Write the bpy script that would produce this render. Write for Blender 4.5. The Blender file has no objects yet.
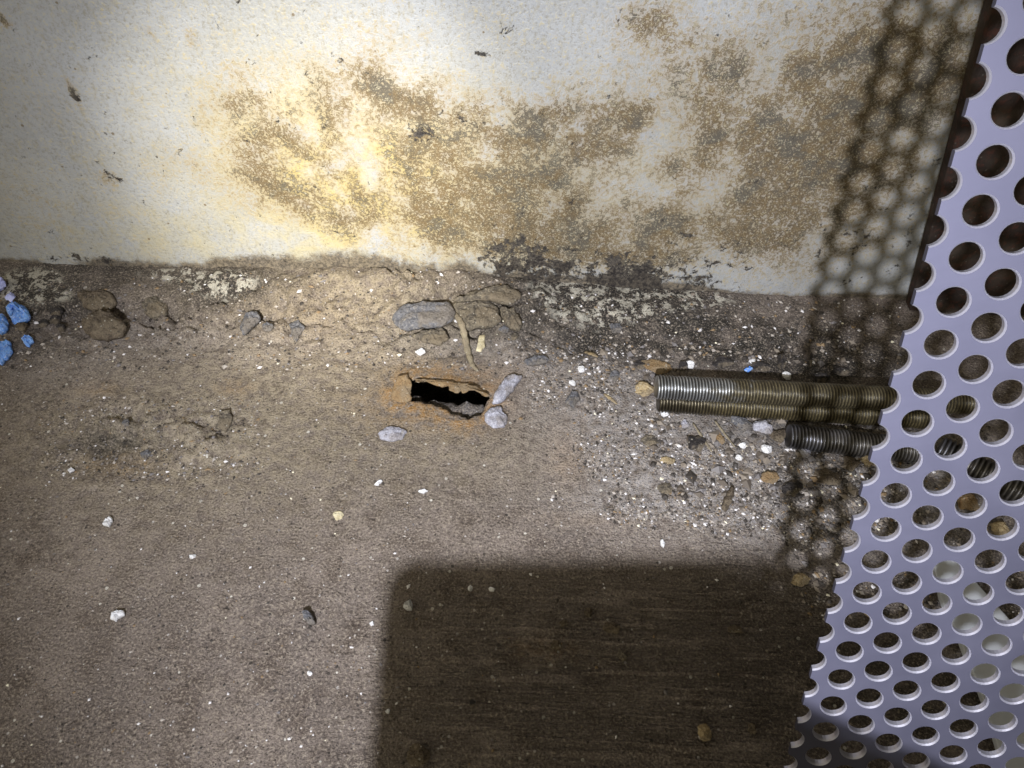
import bpy, bmesh, math, random
import numpy as np
from mathutils import Vector, Matrix

# ------------------------------------------------------------------ camera frame
H = 0.24                      # lens height above the floor (m)
F = 750.0                     # focal length in pixels of the 1024x768 frame
PHI = math.radians(50.0)
ROLL = math.radians(2.5)
ex = np.array([1.0, 0, 0])
ey = np.array([0, -math.sin(PHI), -math.cos(PHI)])
ez = np.array([0, math.cos(PHI), -math.sin(PHI)])
CX = math.cos(ROLL)*ex - math.sin(ROLL)*ey
CY = math.sin(ROLL)*ex + math.cos(ROLL)*ey
CZ = ez
CAM = np.array([0, 0, H])
def c2w(c): return CAM + H*(c[0]*CX + c[1]*CY + c[2]*CZ)       # camera units of H -> world
def ray(px, py): return (px-512)/F*CX + (py-384)/F*CY + CZ
def proj(P):
    d = np.asarray(P) - CAM
    return 512 + F*(d@CX)/(d@CZ), 384 + F*(d@CY)/(d@CZ), d@CZ
r_ = ray(512, 288)
WY = (CAM + r_*(-H/r_[2]))[1]                                   # the wall stands at y = WY
def on_wall(px, py, off=0.0):
    r = ray(px, py); return CAM + r*((WY-off)/r[1])
def on_z(px, py, z=0.0):
    r = ray(px, py); return CAM + r*((z-H)/r[2])

# ------------------------------------------------------------------ numpy noise
def _hash(ix, iy, seed):
    n = (ix.astype(np.int64)*374761393 + iy.astype(np.int64)*668265263 + seed*2147483647) & 0xffffffff
    n = ((n ^ (n >> 13))*1274126177) & 0xffffffff
    n = n ^ (n >> 16)
    return (n & 0xffff)/65535.0
def vnoise(x, y, seed=0):
    ix, iy = np.floor(x), np.floor(y); fx, fy = x-ix, y-iy
    fx = fx*fx*(3-2*fx); fy = fy*fy*(3-2*fy)
    a = _hash(ix, iy, seed); b = _hash(ix+1, iy, seed); c = _hash(ix, iy+1, seed); d = _hash(ix+1, iy+1, seed)
    return (a*(1-fx)+b*fx)*(1-fy) + (c*(1-fx)+d*fx)*fy - 0.5
def fbm(x, y, sc, octv=4, seed=0, gain=0.5):
    v = 0; a = 1.0
    for o in range(octv):
        c_, s_ = math.cos(.6+1.1*o), math.sin(.6+1.1*o)
        v = v + a*vnoise((x*c_-y*s_)*sc+17.3*o, (x*s_+y*c_)*sc-9.1*o, seed+o); sc *= 2.03; a *= gain
    return v
def sst(a, b, x):
    t = np.clip((x-a)/(b-a), 0, 1); return t*t*(3-2*t)

# stains and zones: (px, py, rx, ry, amount) in photo pixels, turned into ellipses on the real surface
def floor_blobs(lst):
    out = []
    for px, py, rx, ry, a in lst:
        c = on_z(px, py); l = on_z(px+rx, py); t = on_z(px, py-ry); b = on_z(px, py+ry)
        out.append((c[0], c[1], abs(l[0]-c[0]), abs(t[1]-b[1])/2, a))
    return out
def wall_blobs(lst):
    out = []
    for px, py, rx, ry, a in lst:
        c = on_wall(px, py); l = on_wall(px+rx, py); t = on_wall(px, py-ry); b = on_wall(px, py+ry)
        out.append((c[0], c[2], abs(l[0]-c[0]), abs(t[2]-b[2])/2, a))
    return out
def field(x, y, blobs):
    v = np.zeros_like(x)
    for cx, cy, rx, ry, a in blobs:
        v += a*np.exp(-(((x-cx)/rx)**2 + ((y-cy)/ry)**2))
    return v

CRUST = floor_blobs([(30, 330, 90, 30, .5), (120, 320, 90, 26, 1.0), (215, 310, 70, 26, .8), (330, 310, 110, 40, .75), (460, 315, 100, 40, 1.0), (560, 330, 70, 26, .6), (680, 335, 110, 22, .35), (800, 345, 120, 25, .4)])
ROUGH = floor_blobs([(110, 445, 62, 32, 1.0), (210, 440, 40, 26, .8), (150, 415, 60, 22, .4), (470, 640, 120, 60, .15)])
GRIT = floor_blobs([(700, 455, 120, 55, 1.0), (620, 420, 60, 60, .75), (790, 480, 60, 60, .9), (530, 390, 45, 35, .5), (690, 510, 120, 22, .7), (930, 470, 90, 70, .9), (200, 340, 160, 20, .35), (60, 370, 60, 22, .35), (840, 520, 60, 30, .5), (600, 360, 90, 25, .5), (480, 350, 80, 18, .4)])
PIT = floor_blobs([(110, 440, 40, 18, 1.0), (150, 462, 30, 12, .6)])
HOLE_PX = [(399, 391), (411, 381), (425, 381), (445, 384), (462, 390), (480, 393), (489, 398), (485, 405), (479, 414), (470, 419), (455, 414), (438, 405), (420, 401), (407, 400)]
HOLE = np.array([on_z(*p)[:2] for p in HOLE_PX])
HC = HOLE.mean(0)
def hole_sd(x, y):
    """signed distance (negative inside) to the hole outline"""
    d = np.full(x.shape, 1e9); ins = np.zeros(x.shape, bool)
    n = len(HOLE)
    for i in range(n):
        a = HOLE[i]; b = HOLE[(i+1) % n]; e = b-a
        t = np.clip(((x-a[0])*e[0] + (y-a[1])*e[1])/(e@e), 0, 1)
        d = np.minimum(d, np.hypot(x-a[0]-t*e[0], y-a[1]-t*e[1]))
        c = ((a[1] > y) != (b[1] > y)) & (x < (b[0]-a[0])*(y-a[1])/(b[1]-a[1]+1e-15)+a[0])
        ins ^= c
    return np.where(ins, -d, d)

def hz(x, y):
    """height of the floor surface with its crust of old dirt"""
    x = np.asarray(x, float); y = np.asarray(y, float)
    z = .0007*fbm(x, y, 25, 3, 3)
    d = WY - y
    cr = np.clip(field(x, y, CRUST), 0, 1.4)
    fil = sst(.034, 0, d+.010*fbm(x, y, 60, 3, 5))
    z = z + fil*(.003+.0075*cr)
    lump = fbm(x, y, 90, 4, 9); rid = np.abs(fbm(x, y, 70, 4, 21))
    z = z + cr*(.0052*lump + .0030*np.minimum(rid*5, 1) - .002 + .0016*fbm(x, y, 300, 3, 23))
    z = z + .0006*fil*fbm(x, y, 500, 3, 15)
    ro = np.clip(field(x, y, ROUGH), 0, 1.2)
    z = z + ro*(.0095*np.maximum(fbm(x, y, 130, 4, 31), -.12) + .0020*fbm(x, y, 600, 2, 33))
    z = z - .0014*np.clip(field(x, y, PIT), 0, 1)
    gr = np.clip(field(x, y, GRIT), 0, 1.1)
    z = z + gr*(.0012*fbm(x, y, 220, 4, 41) + .0008)
    sd = hole_sd(x, y)
    z = z + .0016*np.exp(-(np.maximum(sd, 0)/.006)**2)*sst(-.006, .008, y-HC[1]+.2*(x-HC[0]))   # lifted far lip
    return z
def on_floor(px, py, up=0.0):
    z = 0.0
    for _ in range(8):
        p = on_z(px, py, z+up); z = float(hz(p[0:1], p[1:2])[0])
    p = on_z(px, py, z+up); p[2] = z
    return p

# ------------------------------------------------------------------ object helpers
COL = bpy.context.scene.collection
def link(name, me, mat=None, parent=None):
    o = bpy.data.objects.new(name, me); COL.objects.link(o)
    if mat is not None and me is not None: me.materials.append(mat)
    if parent is not None: o.parent = parent
    return o
def tag(o, label, cat, group=None, kind=None):
    if label: o['label'] = label
    if cat: o['category'] = cat
    if group: o['group'] = group
    if kind: o['kind'] = kind
    return o
def mesh_np(name, v, f, smooth=True):
    me = bpy.data.meshes.new(name)
    me.from_pydata([tuple(a) for a in v], [], f)
    if smooth: me.polygons.foreach_set('use_smooth', [True]*len(me.polygons))
    me.update(); return me
def attr(me, name, vals):
    a = me.attributes.new(name, 'FLOAT', 'POINT'); a.data.foreach_set('value', np.asarray(vals, np.float32))

# ------------------------------------------------------------------ node helpers
class N:
    def __init__(s, name):
        s.m = bpy.data.materials.new(name); s.m.use_nodes = True
        s.t = s.m.node_tree; s.n = s.t.nodes; s.n.clear()
        s.out = s.n.new('ShaderNodeOutputMaterial'); s.b = s.n.new('ShaderNodeBsdfPrincipled')
        s.t.links.new(s.b.outputs[0], s.out.inputs[0])
        s.tc = s.n.new('ShaderNodeTexCoord').outputs['Object']
    def L(s, a, b): s.t.links.new(a, b)
    def put(s, sock, v):
        if isinstance(v, bpy.types.NodeSocket): s.L(v, sock)
        elif isinstance(v, (tuple, list)): sock.default_value = (*v, 1) if len(v) == 3 and sock.type == 'RGBA' else v
        else: sock.default_value = v
    def attr(s, name):
        a = s.n.new('ShaderNodeAttribute'); a.attribute_name = name; return a.outputs['Fac']
    def math(s, op, a, b=0.0, clamp=False):
        n = s.n.new('ShaderNodeMath'); n.operation = op; n.use_clamp = clamp
        s.put(n.inputs[0], a); s.put(n.inputs[1], b); return n.outputs[0]
    def noise(s, sc, det=4, rough=.55, dist=0.0, stretch=None, co=None):
        n = s.n.new('ShaderNodeTexNoise'); n.inputs['Scale'].default_value = sc; n.inputs['Detail'].default_value = det
        n.inputs['Roughness'].default_value = rough; n.inputs['Distortion'].default_value = dist
        c = co or s.tc
        if stretch:
            mp = s.n.new('ShaderNodeMapping'); s.L(c, mp.inputs[0])
            mp.inputs['Scale'].default_value = stretch[:3]
            if len(stretch) > 3: mp.inputs['Rotation'].default_value = stretch[3]
            c = mp.outputs[0]
        s.L(c, n.inputs['Vector']); return n.outputs[0]
    def ramp(s, v, a, b, lo=0.0, hi=1.0):
        n = s.n.new('ShaderNodeMapRange'); n.interpolation_type = 'SMOOTHSTEP'; s.put(n.inputs[0], v)
        s.put(n.inputs[1], a); s.put(n.inputs[2], b); n.inputs[3].default_value = lo; n.inputs[4].default_value = hi
        return n.outputs[0]
    def mix(s, f, a, b, mode='MIX'):
        n = s.n.new('ShaderNodeMix'); n.data_type = 'RGBA'; n.blend_type = mode
        s.put(n.inputs[0], f); s.put(n.inputs[6], a); s.put(n.inputs[7], b); return n.outputs[2]
    def specks(s, sc, size, share):
        """sparse dots: 1 inside a dot"""
        v = s.n.new('ShaderNodeTexVoronoi'); v.inputs['Scale'].default_value = sc; s.L(s.tc, v.inputs['Vector'])
        sp = s.n.new('ShaderNodeSeparateColor'); s.L(v.outputs['Color'], sp.inputs[0])
        rad = s.math('MULTIPLY', s.math('ADD', sp.outputs[1], .35), size)
        d = s.math('LESS_THAN', v.outputs['Distance'], rad)
        return s.math('MULTIPLY', d, s.math('LESS_THAN', sp.outputs[0], share))
    def bump(s, h, dist, strength=1.0, prev=None):
        n = s.n.new('ShaderNodeBump'); n.inputs['Strength'].default_value = strength; n.inputs['Distance'].default_value = dist
        s.put(n.inputs['Height'], h)
        if prev is not None: s.L(prev, n.inputs['Normal'])
        return n.outputs[0]
    def fin(s, col, rough=.8, metal=0.0, spec=.5, nrm=None):
        s.put(s.b.inputs['Base Color'], col); s.put(s.b.inputs['Roughness'], rough); s.put(s.b.inputs['Metallic'], metal)
        s.put(s.b.inputs['Specular IOR Level'], spec)
        if nrm is not None: s.L(nrm, s.b.inputs['Normal'])
        return s.m

# ------------------------------------------------------------------ materials
def mat_floor():
    m = N('rusty_floor')
    orange, dark, grit, peel, scr, tan, pale = [m.attr(a) for a in ('orange', 'dark', 'grit', 'peel', 'scratch', 'tan', 'pale')]
    n1 = m.noise(30, 5, .6); n2 = m.noise(260, 5, .65); n3 = m.noise(1300, 3, .7); n4 = m.noise(90, 6, .62)
    c = m.mix(m.ramp(n1, .35, .68), (.135, .107, .095), (.205, .164, .142))
    c = m.mix(m.ramp(n4, .42, .70), c, (.105, .078, .064))
    c = m.mix(m.math('MULTIPLY', tan, m.ramp(n2, .25, .7)), c, (.30, .245, .165))
    c = m.mix(m.math('MULTIPLY', pale, m.ramp(n2, .42, .62)), c, (.38, .32, .24))
    c = m.mix(m.math('MULTIPLY', orange, m.ramp(n2, .34, .66)), c, (.34, .185, .060))
    c = m.mix(m.math('MULTIPLY', grit, m.ramp(n2, .30, .60)), c, (.29, .262, .255))
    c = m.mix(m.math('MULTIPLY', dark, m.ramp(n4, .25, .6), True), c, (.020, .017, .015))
    # peeled paint: cream patches on black
    pk = m.noise(210, 7, .70, .4)
    c = m.mix(m.math('MULTIPLY', peel, 1.0, True), c, (.024, .020, .018))
    th = m.math('MULTIPLY', m.ramp(pk, .505, .535), m.ramp(peel, .35, .6))
    c = m.mix(th, c, (.44, .41, .35))
    # fine speckle
    c = m.mix(m.math('MULTIPLY', m.ramp(n3, .49, .66), .70), c, (.36, .30, .24))
    c = m.mix(m.math('MULTIPLY', m.ramp(n3, .47, .30), .80), c, (.028, .022, .018))
    sn = m.noise(1.0, 4, .6, 0, (26, 330, 60, (0, 0, math.radians(-4))))
    c = m.mix(m.math('MULTIPLY', m.math('MULTIPLY', m.ramp(sn, .46, .36), scr), .75), c, (.030, .022, .015))
    sp = m.specks(430, .20, .07)
    c = m.mix(m.math('MULTIPLY', sp, .8), c, (.60, .56, .50))
    sp2 = m.specks(700, .25, m.math('ADD', m.math('MULTIPLY', grit, .22), .04))
    c = m.mix(m.math('MULTIPLY', sp2, .75), c, (.48, .44, .42))
    sp3 = m.specks(560, .26, m.math('ADD', m.math('MULTIPLY', grit, .22), .03))
    c = m.mix(m.math('MULTIPLY', sp3, .8), c, (.02, .016, .014))
    # brush scratches, running a few degrees off the wall line
    sn = m.noise(1.0, 4, .6, 0, (26, 330, 60, (0, 0, math.radians(-4))))
    b = m.bump(m.math('MULTIPLY', m.ramp(sn, .42, .58), scr), .0050, 1.0)
    b = m.bump(n4, .0026, .5, b); b = m.bump(n2, .0024, .8, b)
    b = m.bump(n3, .0013, .9, b)
    return m.fin(c, .62, 0, .35, b)

def mat_wall():
    m = N('stained_paint')
    st, dk, pl = m.attr('stain'), m.attr('black'), m.attr('tint')
    n1 = m.noise(22, 4, .6); nb = m.noise(75, 6, .66, .4); n2 = m.noise(380, 6, .80, .4); n3 = m.noise(760, 3, .85)
    grime = m.attr('grime')
    drip = m.noise(1.0, 6, .68, .25, (420, 100, 170, (0, math.radians(24), 0)))
    c = m.mix(m.ramp(n1, .3, .7), (.275, .277, .285), (.33, .337, .36))
    c = m.mix(m.math('MULTIPLY', pl, m.ramp(nb, .25, .7), True), c, (.42, .345, .15))
    c = m.mix(m.math('MULTIPLY', m.ramp(drip, .50, .68), .50), c, (.28, .24, .15))
    c = m.mix(m.math('MULTIPLY', m.ramp(n3, .50, .32), .60), c, (.20, .175, .125))
    mixn = m.math('ADD', m.math('MULTIPLY', n2, .36), m.math('ADD', m.math('MULTIPLY', n3, .48), m.math('MULTIPLY', nb, .16)))
    th = m.math('SUBTRACT', .635, m.math('MULTIPLY', st, .190))
    k = m.ramp(mixn, th, m.math('ADD', th, .060))
    brown = m.mix(m.ramp(n2, .35, .62), (.030, .019, .008), (.110, .068, .024))
    brown = m.mix(m.ramp(nb, .48, .62), brown, (.050, .042, .033))
    k2 = m.ramp(mixn, m.math('SUBTRACT', th, .07), m.math('ADD', th, .02))
    c = m.mix(m.math('MULTIPLY', k2, .42), c, (.29, .19, .062))
    c = m.mix(m.math('MULTIPLY', k, .90), c, brown)
    # fine light scratches and flecks where the stain is worn through
    fl = m.math('MULTIPLY', m.ramp(n3, .54, .64), m.ramp(n2, .40, .55))
    c = m.mix(m.math('MULTIPLY', fl, .70), c, (.40, .355, .25))
    s1 = m.noise(1.0, 3, .6, 0, (90, 100, 900, (0, math.radians(50), 0)))
    c = m.mix(m.math('MULTIPLY', m.ramp(s1, .66, .72), .5), c, (.42, .39, .32))
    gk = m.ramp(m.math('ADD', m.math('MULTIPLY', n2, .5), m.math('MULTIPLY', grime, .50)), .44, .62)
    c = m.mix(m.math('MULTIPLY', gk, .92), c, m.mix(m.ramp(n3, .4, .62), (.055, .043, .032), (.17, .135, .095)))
    pk = m.noise(170, 8, .76, .4)
    kb = m.ramp(m.math('ADD', pk, m.math('MULTIPLY', dk, .25)), .635, .665)
    c = m.mix(kb, c, m.mix(m.ramp(n3, .4, .65), (.020, .017, .017), (.085, .070, .055)))
    sp = m.specks(260, .16, .06)
    c = m.mix(m.math('MULTIPLY', sp, .75), c, (.12, .08, .035))
    b = m.bump(n3, .0004, .6); b = m.bump(n2, .0007, .45, b)
    b = m.bump(m.math('SUBTRACT', 1.0, kb), .0010, .6, b)
    return m.fin(c, m.math('ADD', .36, m.math('MULTIPLY', k, .35)), 0, .5, b)

def mat_steel(rim=False):
    m = N('punched_rim' if rim else 'perforated_steel')
    n = m.noise(60, 4, .6); g = m.noise(1.0, 3, .6, 0, (30, 900, 30)); sc = m.noise(14, 3, .5)
    if rim: return m.fin((.38, .37, .44), .42, .7, .5)
    c = m.mix(m.ramp(n, .3, .75), (.074, .072, .106), (.092, .089, .128))
    c = m.mix(m.math('MULTIPLY', m.ramp(sc, .56, .75), .35), c, (.105, .095, .10))
    r = m.math('ADD', .60, m.math('MULTIPLY', n, .16))
    return m.fin(c, r, .78, .5, m.bump(g, .00012, .25))

def mat_rod(name, rust, bright):
    m = N(name)
    n = m.noise(120, 5, .65); n2 = m.noise(700, 3, .7)
    nr = m.attr('crest'); al = m.attr('along')
    c = m.mix(m.ramp(n, .35, .65), bright, tuple(v*.6 for v in bright))
    rr = m.math('MULTIPLY', m.ramp(m.math('ADD', n, m.math('MULTIPLY', al, 1.3)), .58, .90), rust)
    c = m.mix(rr, c, m.mix(m.ramp(n2, .4, .6), (.075, .058, .028), (.15, .12, .06)))
    c = m.mix(m.math('MULTIPLY', m.math('SUBTRACT', 1.0, nr), .95), c, (.022, .017, .011))
    c = m.mix(m.math('MULTIPLY', m.ramp(n2, .58, .72), .5), c, (.05, .035, .02))
    return m.fin(c, .38, m.math('SUBTRACT', .85, m.math('MULTIPLY', rr, .45)), .5, m.bump(n2, .0002, .4))

def mat_chip(name, a, b, sc=400, rough=.8, spec=.3, bump=.0006, third=None, metal=0.0, dust=.55):
    m = N(name)
    n = m.noise(sc, 6, .68); n2 = m.noise(sc*3.3, 4, .75); n0 = m.noise(sc*.45, 4, .6)
    c = m.mix(m.ramp(n, .35, .65), a, b)
    if third: c = m.mix(m.math('MULTIPLY', m.ramp(n2, .5, .64), .85), c, third)
    if dust:
        c = m.mix(m.math('MULTIPLY', m.ramp(n0, .46, .60), dust), c, (.19, .150, .105))
        c = m.mix(m.math('MULTIPLY', m.ramp(n2, .47, .33), dust), c, (.035, .028, .023))
        c = m.mix(m.math('MULTIPLY', m.specks(900, .28, .10), dust), c, (.42, .38, .32))
    return m.fin(c, rough, metal, spec, m.bump(n2, bump, .8, m.bump(n, bump*1.6, .8)))

def mat_grit():
    m = N('loose_grit')
    t = m.attr('tone')
    r = m.n.new('ShaderNodeValToRGB'); cr = r.color_ramp; m.L(t, r.inputs[0])
    cr.interpolation = 'CONSTANT'
    stops = [(0, (.035, .028, .024)), (.22, (.10, .08, .065)), (.42, (.20, .165, .135)), (.60, (.145, .13, .13)), (.72, (.20, .135, .075)), (.80, (.34, .30, .27)), (.92, (.60, .57, .58)), (.985, (.70, .64, .50))]
    cr.elements[0].position = 0; cr.elements[0].color = (*stops[0][1], 1)
    cr.elements[1].position = stops[1][0]; cr.elements[1].color = (*stops[1][1], 1)
    for p, c in stops[2:]:
        e = cr.elements.new(p); e.color = (*c, 1)
    return m.fin(r.outputs[0], .7, 0, .4)

M = dict(
    floor=mat_floor(), wall=mat_wall(), steel=mat_steel(), rim=mat_steel(True), grit=mat_grit(),
    rod=mat_rod('zinc_plated_rod', .95, (.50, .51, .53)), rod_rusty=mat_rod('tarnished_rod', 1.0, (.13, .11, .075)), rod_grey=mat_rod('grey_rod', .45, (.24, .24, .28)),
    white=mat_chip('white_chip', (.78, .77, .79), (.64, .62, .63), dust=.12),
    cream=mat_chip('cream_chip', (.62, .55, .38), (.50, .42, .26), dust=.2),
    lavender=mat_chip('pale_grey_flake', (.36, .35, .40), (.24, .23, .27), third=(.50, .49, .54), dust=.4),
    slate=mat_chip('slate_flake', (.115, .115, .13), (.18, .175, .19), sc=260, third=(.27, .25, .24), dust=.5, bump=.0016),
    scale=mat_chip('scale_slab', (.110, .092, .075), (.19, .158, .115), sc=260, third=(.29, .24, .17), dust=.8, bump=.0016),
    tanrock=mat_chip('tan_crumb', (.36, .27, .15), (.24, .17, .09), third=(.48, .40, .26)),
    brown=mat_chip('brown_crumb', (.10, .075, .052), (.14, .105, .075), third=(.22, .175, .125), sc=260, bump=.0018, dust=.8),
    black=mat_chip('black_crumb', (.018, .015, .015), (.035, .030, .030), third=(.07, .06, .06)),
    rust=mat_chip('orange_rust', (.20, .130, .066), (.28, .195, .105), third=(.15, .075, .03)),
    blue=mat_chip('blue_chip', (.10, .26, .78), (.18, .40, .85), third=(.55, .66, .90), spec=.4, dust=.1),
    violet=mat_chip('violet_chip', (.36, .38, .66), (.46, .48, .74), sc=150, rough=.5, bump=.0002, dust=0),
    straw=mat_chip('dry_straw', (.20, .165, .115), (.30, .25, .17)),
    board=mat_chip('dark_rust_board', (.026, .015, .011), (.018, .012, .010), sc=90, third=(.05, .018, .012), dust=.1),
    plate=mat_chip('pale_plate', (.40, .41, .45), (.46, .47, .51), sc=60, rough=.5, bump=.0001, dust=0),
    light_blocker=mat_chip('dull_blocker', (.10, .10, .10), (.12, .12, .12), sc=60, dust=0),
)

# ------------------------------------------------------------------ the setting
def build_floor():
    s = .00115
    xs = np.arange(-.44, .44, s); ys = np.arange(-.16, WY+.004, s)
    X, Y = np.meshgrid(xs, ys); nx, ny = len(xs), len(ys)
    sd = hole_sd(X, Y)
    # ragged hole edge: outline wobbles
    sdw = sd + .0011*fbm(X, Y, 420, 3, 77)
    Z = hz(X, Y)
    idx = np.arange(nx*ny).reshape(ny, nx)
    inside = sdw < 0
    q = np.stack([idx[:-1, :-1], idx[:-1, 1:], idx[1:, 1:], idx[1:, :-1]], -1).reshape(-1, 4)
    keep = ~(inside.ravel()[q].all(1))
    q = q[keep]
    gy, gx = np.gradient(sdw, s); gl = np.maximum(np.hypot(gx, gy), .3)
    X = np.where(inside, X-sdw*gx/gl**2, X); Y = np.where(inside, Y-sdw*gy/gl**2, Y)
    V = np.stack([X, Y, Z], -1).reshape(-1, 3)
    # verts inside the hole but on kept faces bend down: torn edge
    iv = inside.ravel(); V[iv, 2] -= .0012
    faces = [tuple(f) for f in q.tolist()]
    # cavity below the hole: rough bowl
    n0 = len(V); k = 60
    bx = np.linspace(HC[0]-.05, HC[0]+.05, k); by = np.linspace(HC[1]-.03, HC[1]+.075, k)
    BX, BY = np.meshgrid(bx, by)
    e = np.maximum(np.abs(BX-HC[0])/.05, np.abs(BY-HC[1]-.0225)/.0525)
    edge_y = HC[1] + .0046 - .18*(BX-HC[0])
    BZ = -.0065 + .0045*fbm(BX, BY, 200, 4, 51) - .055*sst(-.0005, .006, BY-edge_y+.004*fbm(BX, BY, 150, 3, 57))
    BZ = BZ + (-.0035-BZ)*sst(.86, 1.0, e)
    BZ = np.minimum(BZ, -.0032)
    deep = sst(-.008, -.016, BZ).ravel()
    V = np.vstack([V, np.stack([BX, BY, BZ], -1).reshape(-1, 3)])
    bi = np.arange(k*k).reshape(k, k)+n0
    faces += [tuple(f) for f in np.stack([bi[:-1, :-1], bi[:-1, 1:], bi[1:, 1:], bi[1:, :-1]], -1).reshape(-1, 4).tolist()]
    me = mesh_np('floor', V, faces)
    x, y = V[:, 0], V[:, 1]
    cl = lambda b, hi=1: np.clip(field(x, y, floor_blobs(b)), 0, hi)
    hs = hole_sd(x, y)
    rim = np.exp(-(np.maximum(hs, 0)/.007)**2)
    cav = (np.arange(len(V)) >= n0)
    orange = np.clip(rim*.9 + cl([(430, 408, 70, 20, .6), (572, 455, 22, 28, .75), (460, 372, 70, 14, .55), (300, 330, 80, 30, .18), (120, 462, 35, 14, .35), (505, 392, 20, 20, .5), (650, 522, 90, 8, .4), (545, 650, 40, 12, .30), (100, 390, 22, 8, .35), (235, 388, 18, 8, .45), (840, 500, 20, 14, .4)]), 0, 1)
    orange[cav] = 0
    tan = (~cav)*cl([(310, 400, 190, 80, .75), (330, 290, 150, 40, .8), (200, 470, 160, 60, .35), (440, 340, 120, 40, .5), (480, 450, 90, 40, .35), (90, 430, 120, 60, .35)])
    pale = (~cav)*cl([(180, 430, 130, 50, .45), (330, 340, 130, 40, .5), (130, 560, 150, 60, .15), (600, 420, 80, 60, .45), (700, 470, 110, 60, .5), (250, 380, 120, 40, .3)])
    d = WY-y
    dark = np.clip(cl([(50, 300, 70, 28, 1.0), (100, 265, 110, 14, .75), (230, 300, 55, 25, .8), (620, 320, 110, 30, .95), (530, 290, 60, 22, .6), (740, 345, 120, 30, .75), (850, 370, 100, 40, .7), (112, 442, 40, 18, .85), (480, 325, 60, 20, .45), (600, 350, 50, 16, .5), (760, 420, 60, 40, .35), (830, 470, 60, 60, .45), (40, 350, 40, 15, .4), (900, 690, 130, 110, .75), (970, 560, 80, 90, .5), (215, 265, 90, 10, .5)]) , 0, 1)  # blobs below the perforated sheet paint its shade into the floor colour
    dark[cav] = .55+.45*deep  # cavity shade put into the colour, darkest where the bowl drops deep
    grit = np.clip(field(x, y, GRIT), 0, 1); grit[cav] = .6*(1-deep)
    peel = cl([(30, 285, 45, 18, .8), (45, 300, 40, 10, .6), (222, 292, 46, 15, .95), (585, 300, 62, 30, 1.0), (640, 300, 60, 20, .7), (160, 280, 40, 10, .5), (700, 303, 60, 12, .5)])
    scr = cl([(570, 690, 130, 75, 1.0), (740, 670, 120, 80, .9), (600, 610, 140, 30, .3)])
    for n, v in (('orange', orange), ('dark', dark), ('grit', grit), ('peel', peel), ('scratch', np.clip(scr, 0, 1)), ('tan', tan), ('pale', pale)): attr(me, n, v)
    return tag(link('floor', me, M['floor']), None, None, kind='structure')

def build_wall():
    s = .0022
    xs = np.arange(-.50, .50, s); zs = np.arange(-.012, .46, s)
    X, Z = np.meshgrid(xs, zs)
    Y = WY + .0012*fbm(X, Z, 8, 3, 61)
    idx = np.arange(X.size).reshape(X.shape)
    q = np.stack([idx[:-1, :-1], idx[1:, :-1], idx[1:, 1:], idx[:-1, 1:]], -1).reshape(-1, 4)
    q = q[:, ::-1]
    V = np.stack([X, Y, Z], -1).reshape(-1, 3)
    me = mesh_np('wall_back', V, [tuple(f) for f in q.tolist()])
    x, z = V[:, 0], V[:, 2]
    cl = lambda b, hi=1.3: np.clip(field(x, z, wall_blobs(b)) , 0, hi)
    stain = cl([(450, 140, 75, 40, .85), (430, 215, 110, 45, .75), (520, 200, 90, 60, .7), (660, 140, 70, 40, .8), (700, 210, 110, 60, .7), (620, 230, 80, 45, .6), (250, 110, 40, 45, .46), (300, 185, 65, 50, .50), (340, 110, 50, 55, .25), (380, 110, 60, 60, .4), (790, 110, 110, 90, .5), (640, 20, 35, 30, .5), (720, 45, 60, 50, .4), (860, 180, 90, 120, .55), (920, 60, 80, 80, .55), (108, 178, 9, 10, .95), (60, 215, 90, 35, .2), (200, 140, 60, 70, .15), (560, 130, 60, 35, .4), (330, 40, 200, 40, .05), (150, 35, 5, 8, .8), (192, 38, 8, 12, .6), (75, 95, 3, 12, 1.0), (480, 54, 8, 4, 1.0), (3, 20, 6, 9, .9), (369, 178, 8, 11, -1.6), (315, 130, 12, 26, -.35), (300, 245, 40, 22, -.5), (320, 150, 100, 75, .22)])
    black = cl([(560, 275, 70, 25, .6), (640, 288, 75, 20, .7), (530, 250, 40, 30, .3), (700, 250, 60, 30, .2), (90, 262, 90, 8, .35), (880, 240, 60, 60, .25), (420, 135, 25, 14, .35), (470, 120, 20, 12, .25), (610, 300, 90, 12, .5), (850, 330, 80, 25, .5), (330, 268, 80, 4, .3), (108, 178, 10, 11, .75), (75, 95, 4, 11, .8), (85, 125, 3, 9, .7), (150, 35, 5, 6, .6), (480, 54, 8, 4, .6)])
    tint = cl([(320, 170, 120, 80, .75), (420, 200, 140, 80, .6), (200, 240, 200, 30, .35), (640, 180, 200, 100, .25), (60, 200, 120, 60, .15)])
    stain = np.minimum(stain*1.15 + cl([(600, 190, 240, 90, .48), (300, 150, 110, 80, .12), (140, 200, 150, 90, .20), (480, 60, 200, 60, .10), (850, 100, 120, 160, .25), (700, 30, 200, 60, .12)]), 1.0)*np.clip(1.0 + .55*fbm(x, z, 34, 4, 81) + .5*fbm(x, z, 120, 3, 83), .15, 1.5)
    stain = np.clip(stain, 0, 1.15)
    black = black*np.clip(1+1.5*fbm(x, z, 50, 3, 91), .2, 2)
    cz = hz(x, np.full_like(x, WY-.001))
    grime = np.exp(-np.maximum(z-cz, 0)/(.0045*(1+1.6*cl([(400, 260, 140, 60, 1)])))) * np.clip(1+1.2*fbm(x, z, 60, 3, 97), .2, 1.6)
    for n, v in (('stain', stain), ('black', black), ('tint', tint), ('grime', grime)): attr(me, n, v)
    return tag(link('wall_back', me, M['wall']), None, None, kind='structure')
build_floor(); build_wall()

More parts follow.
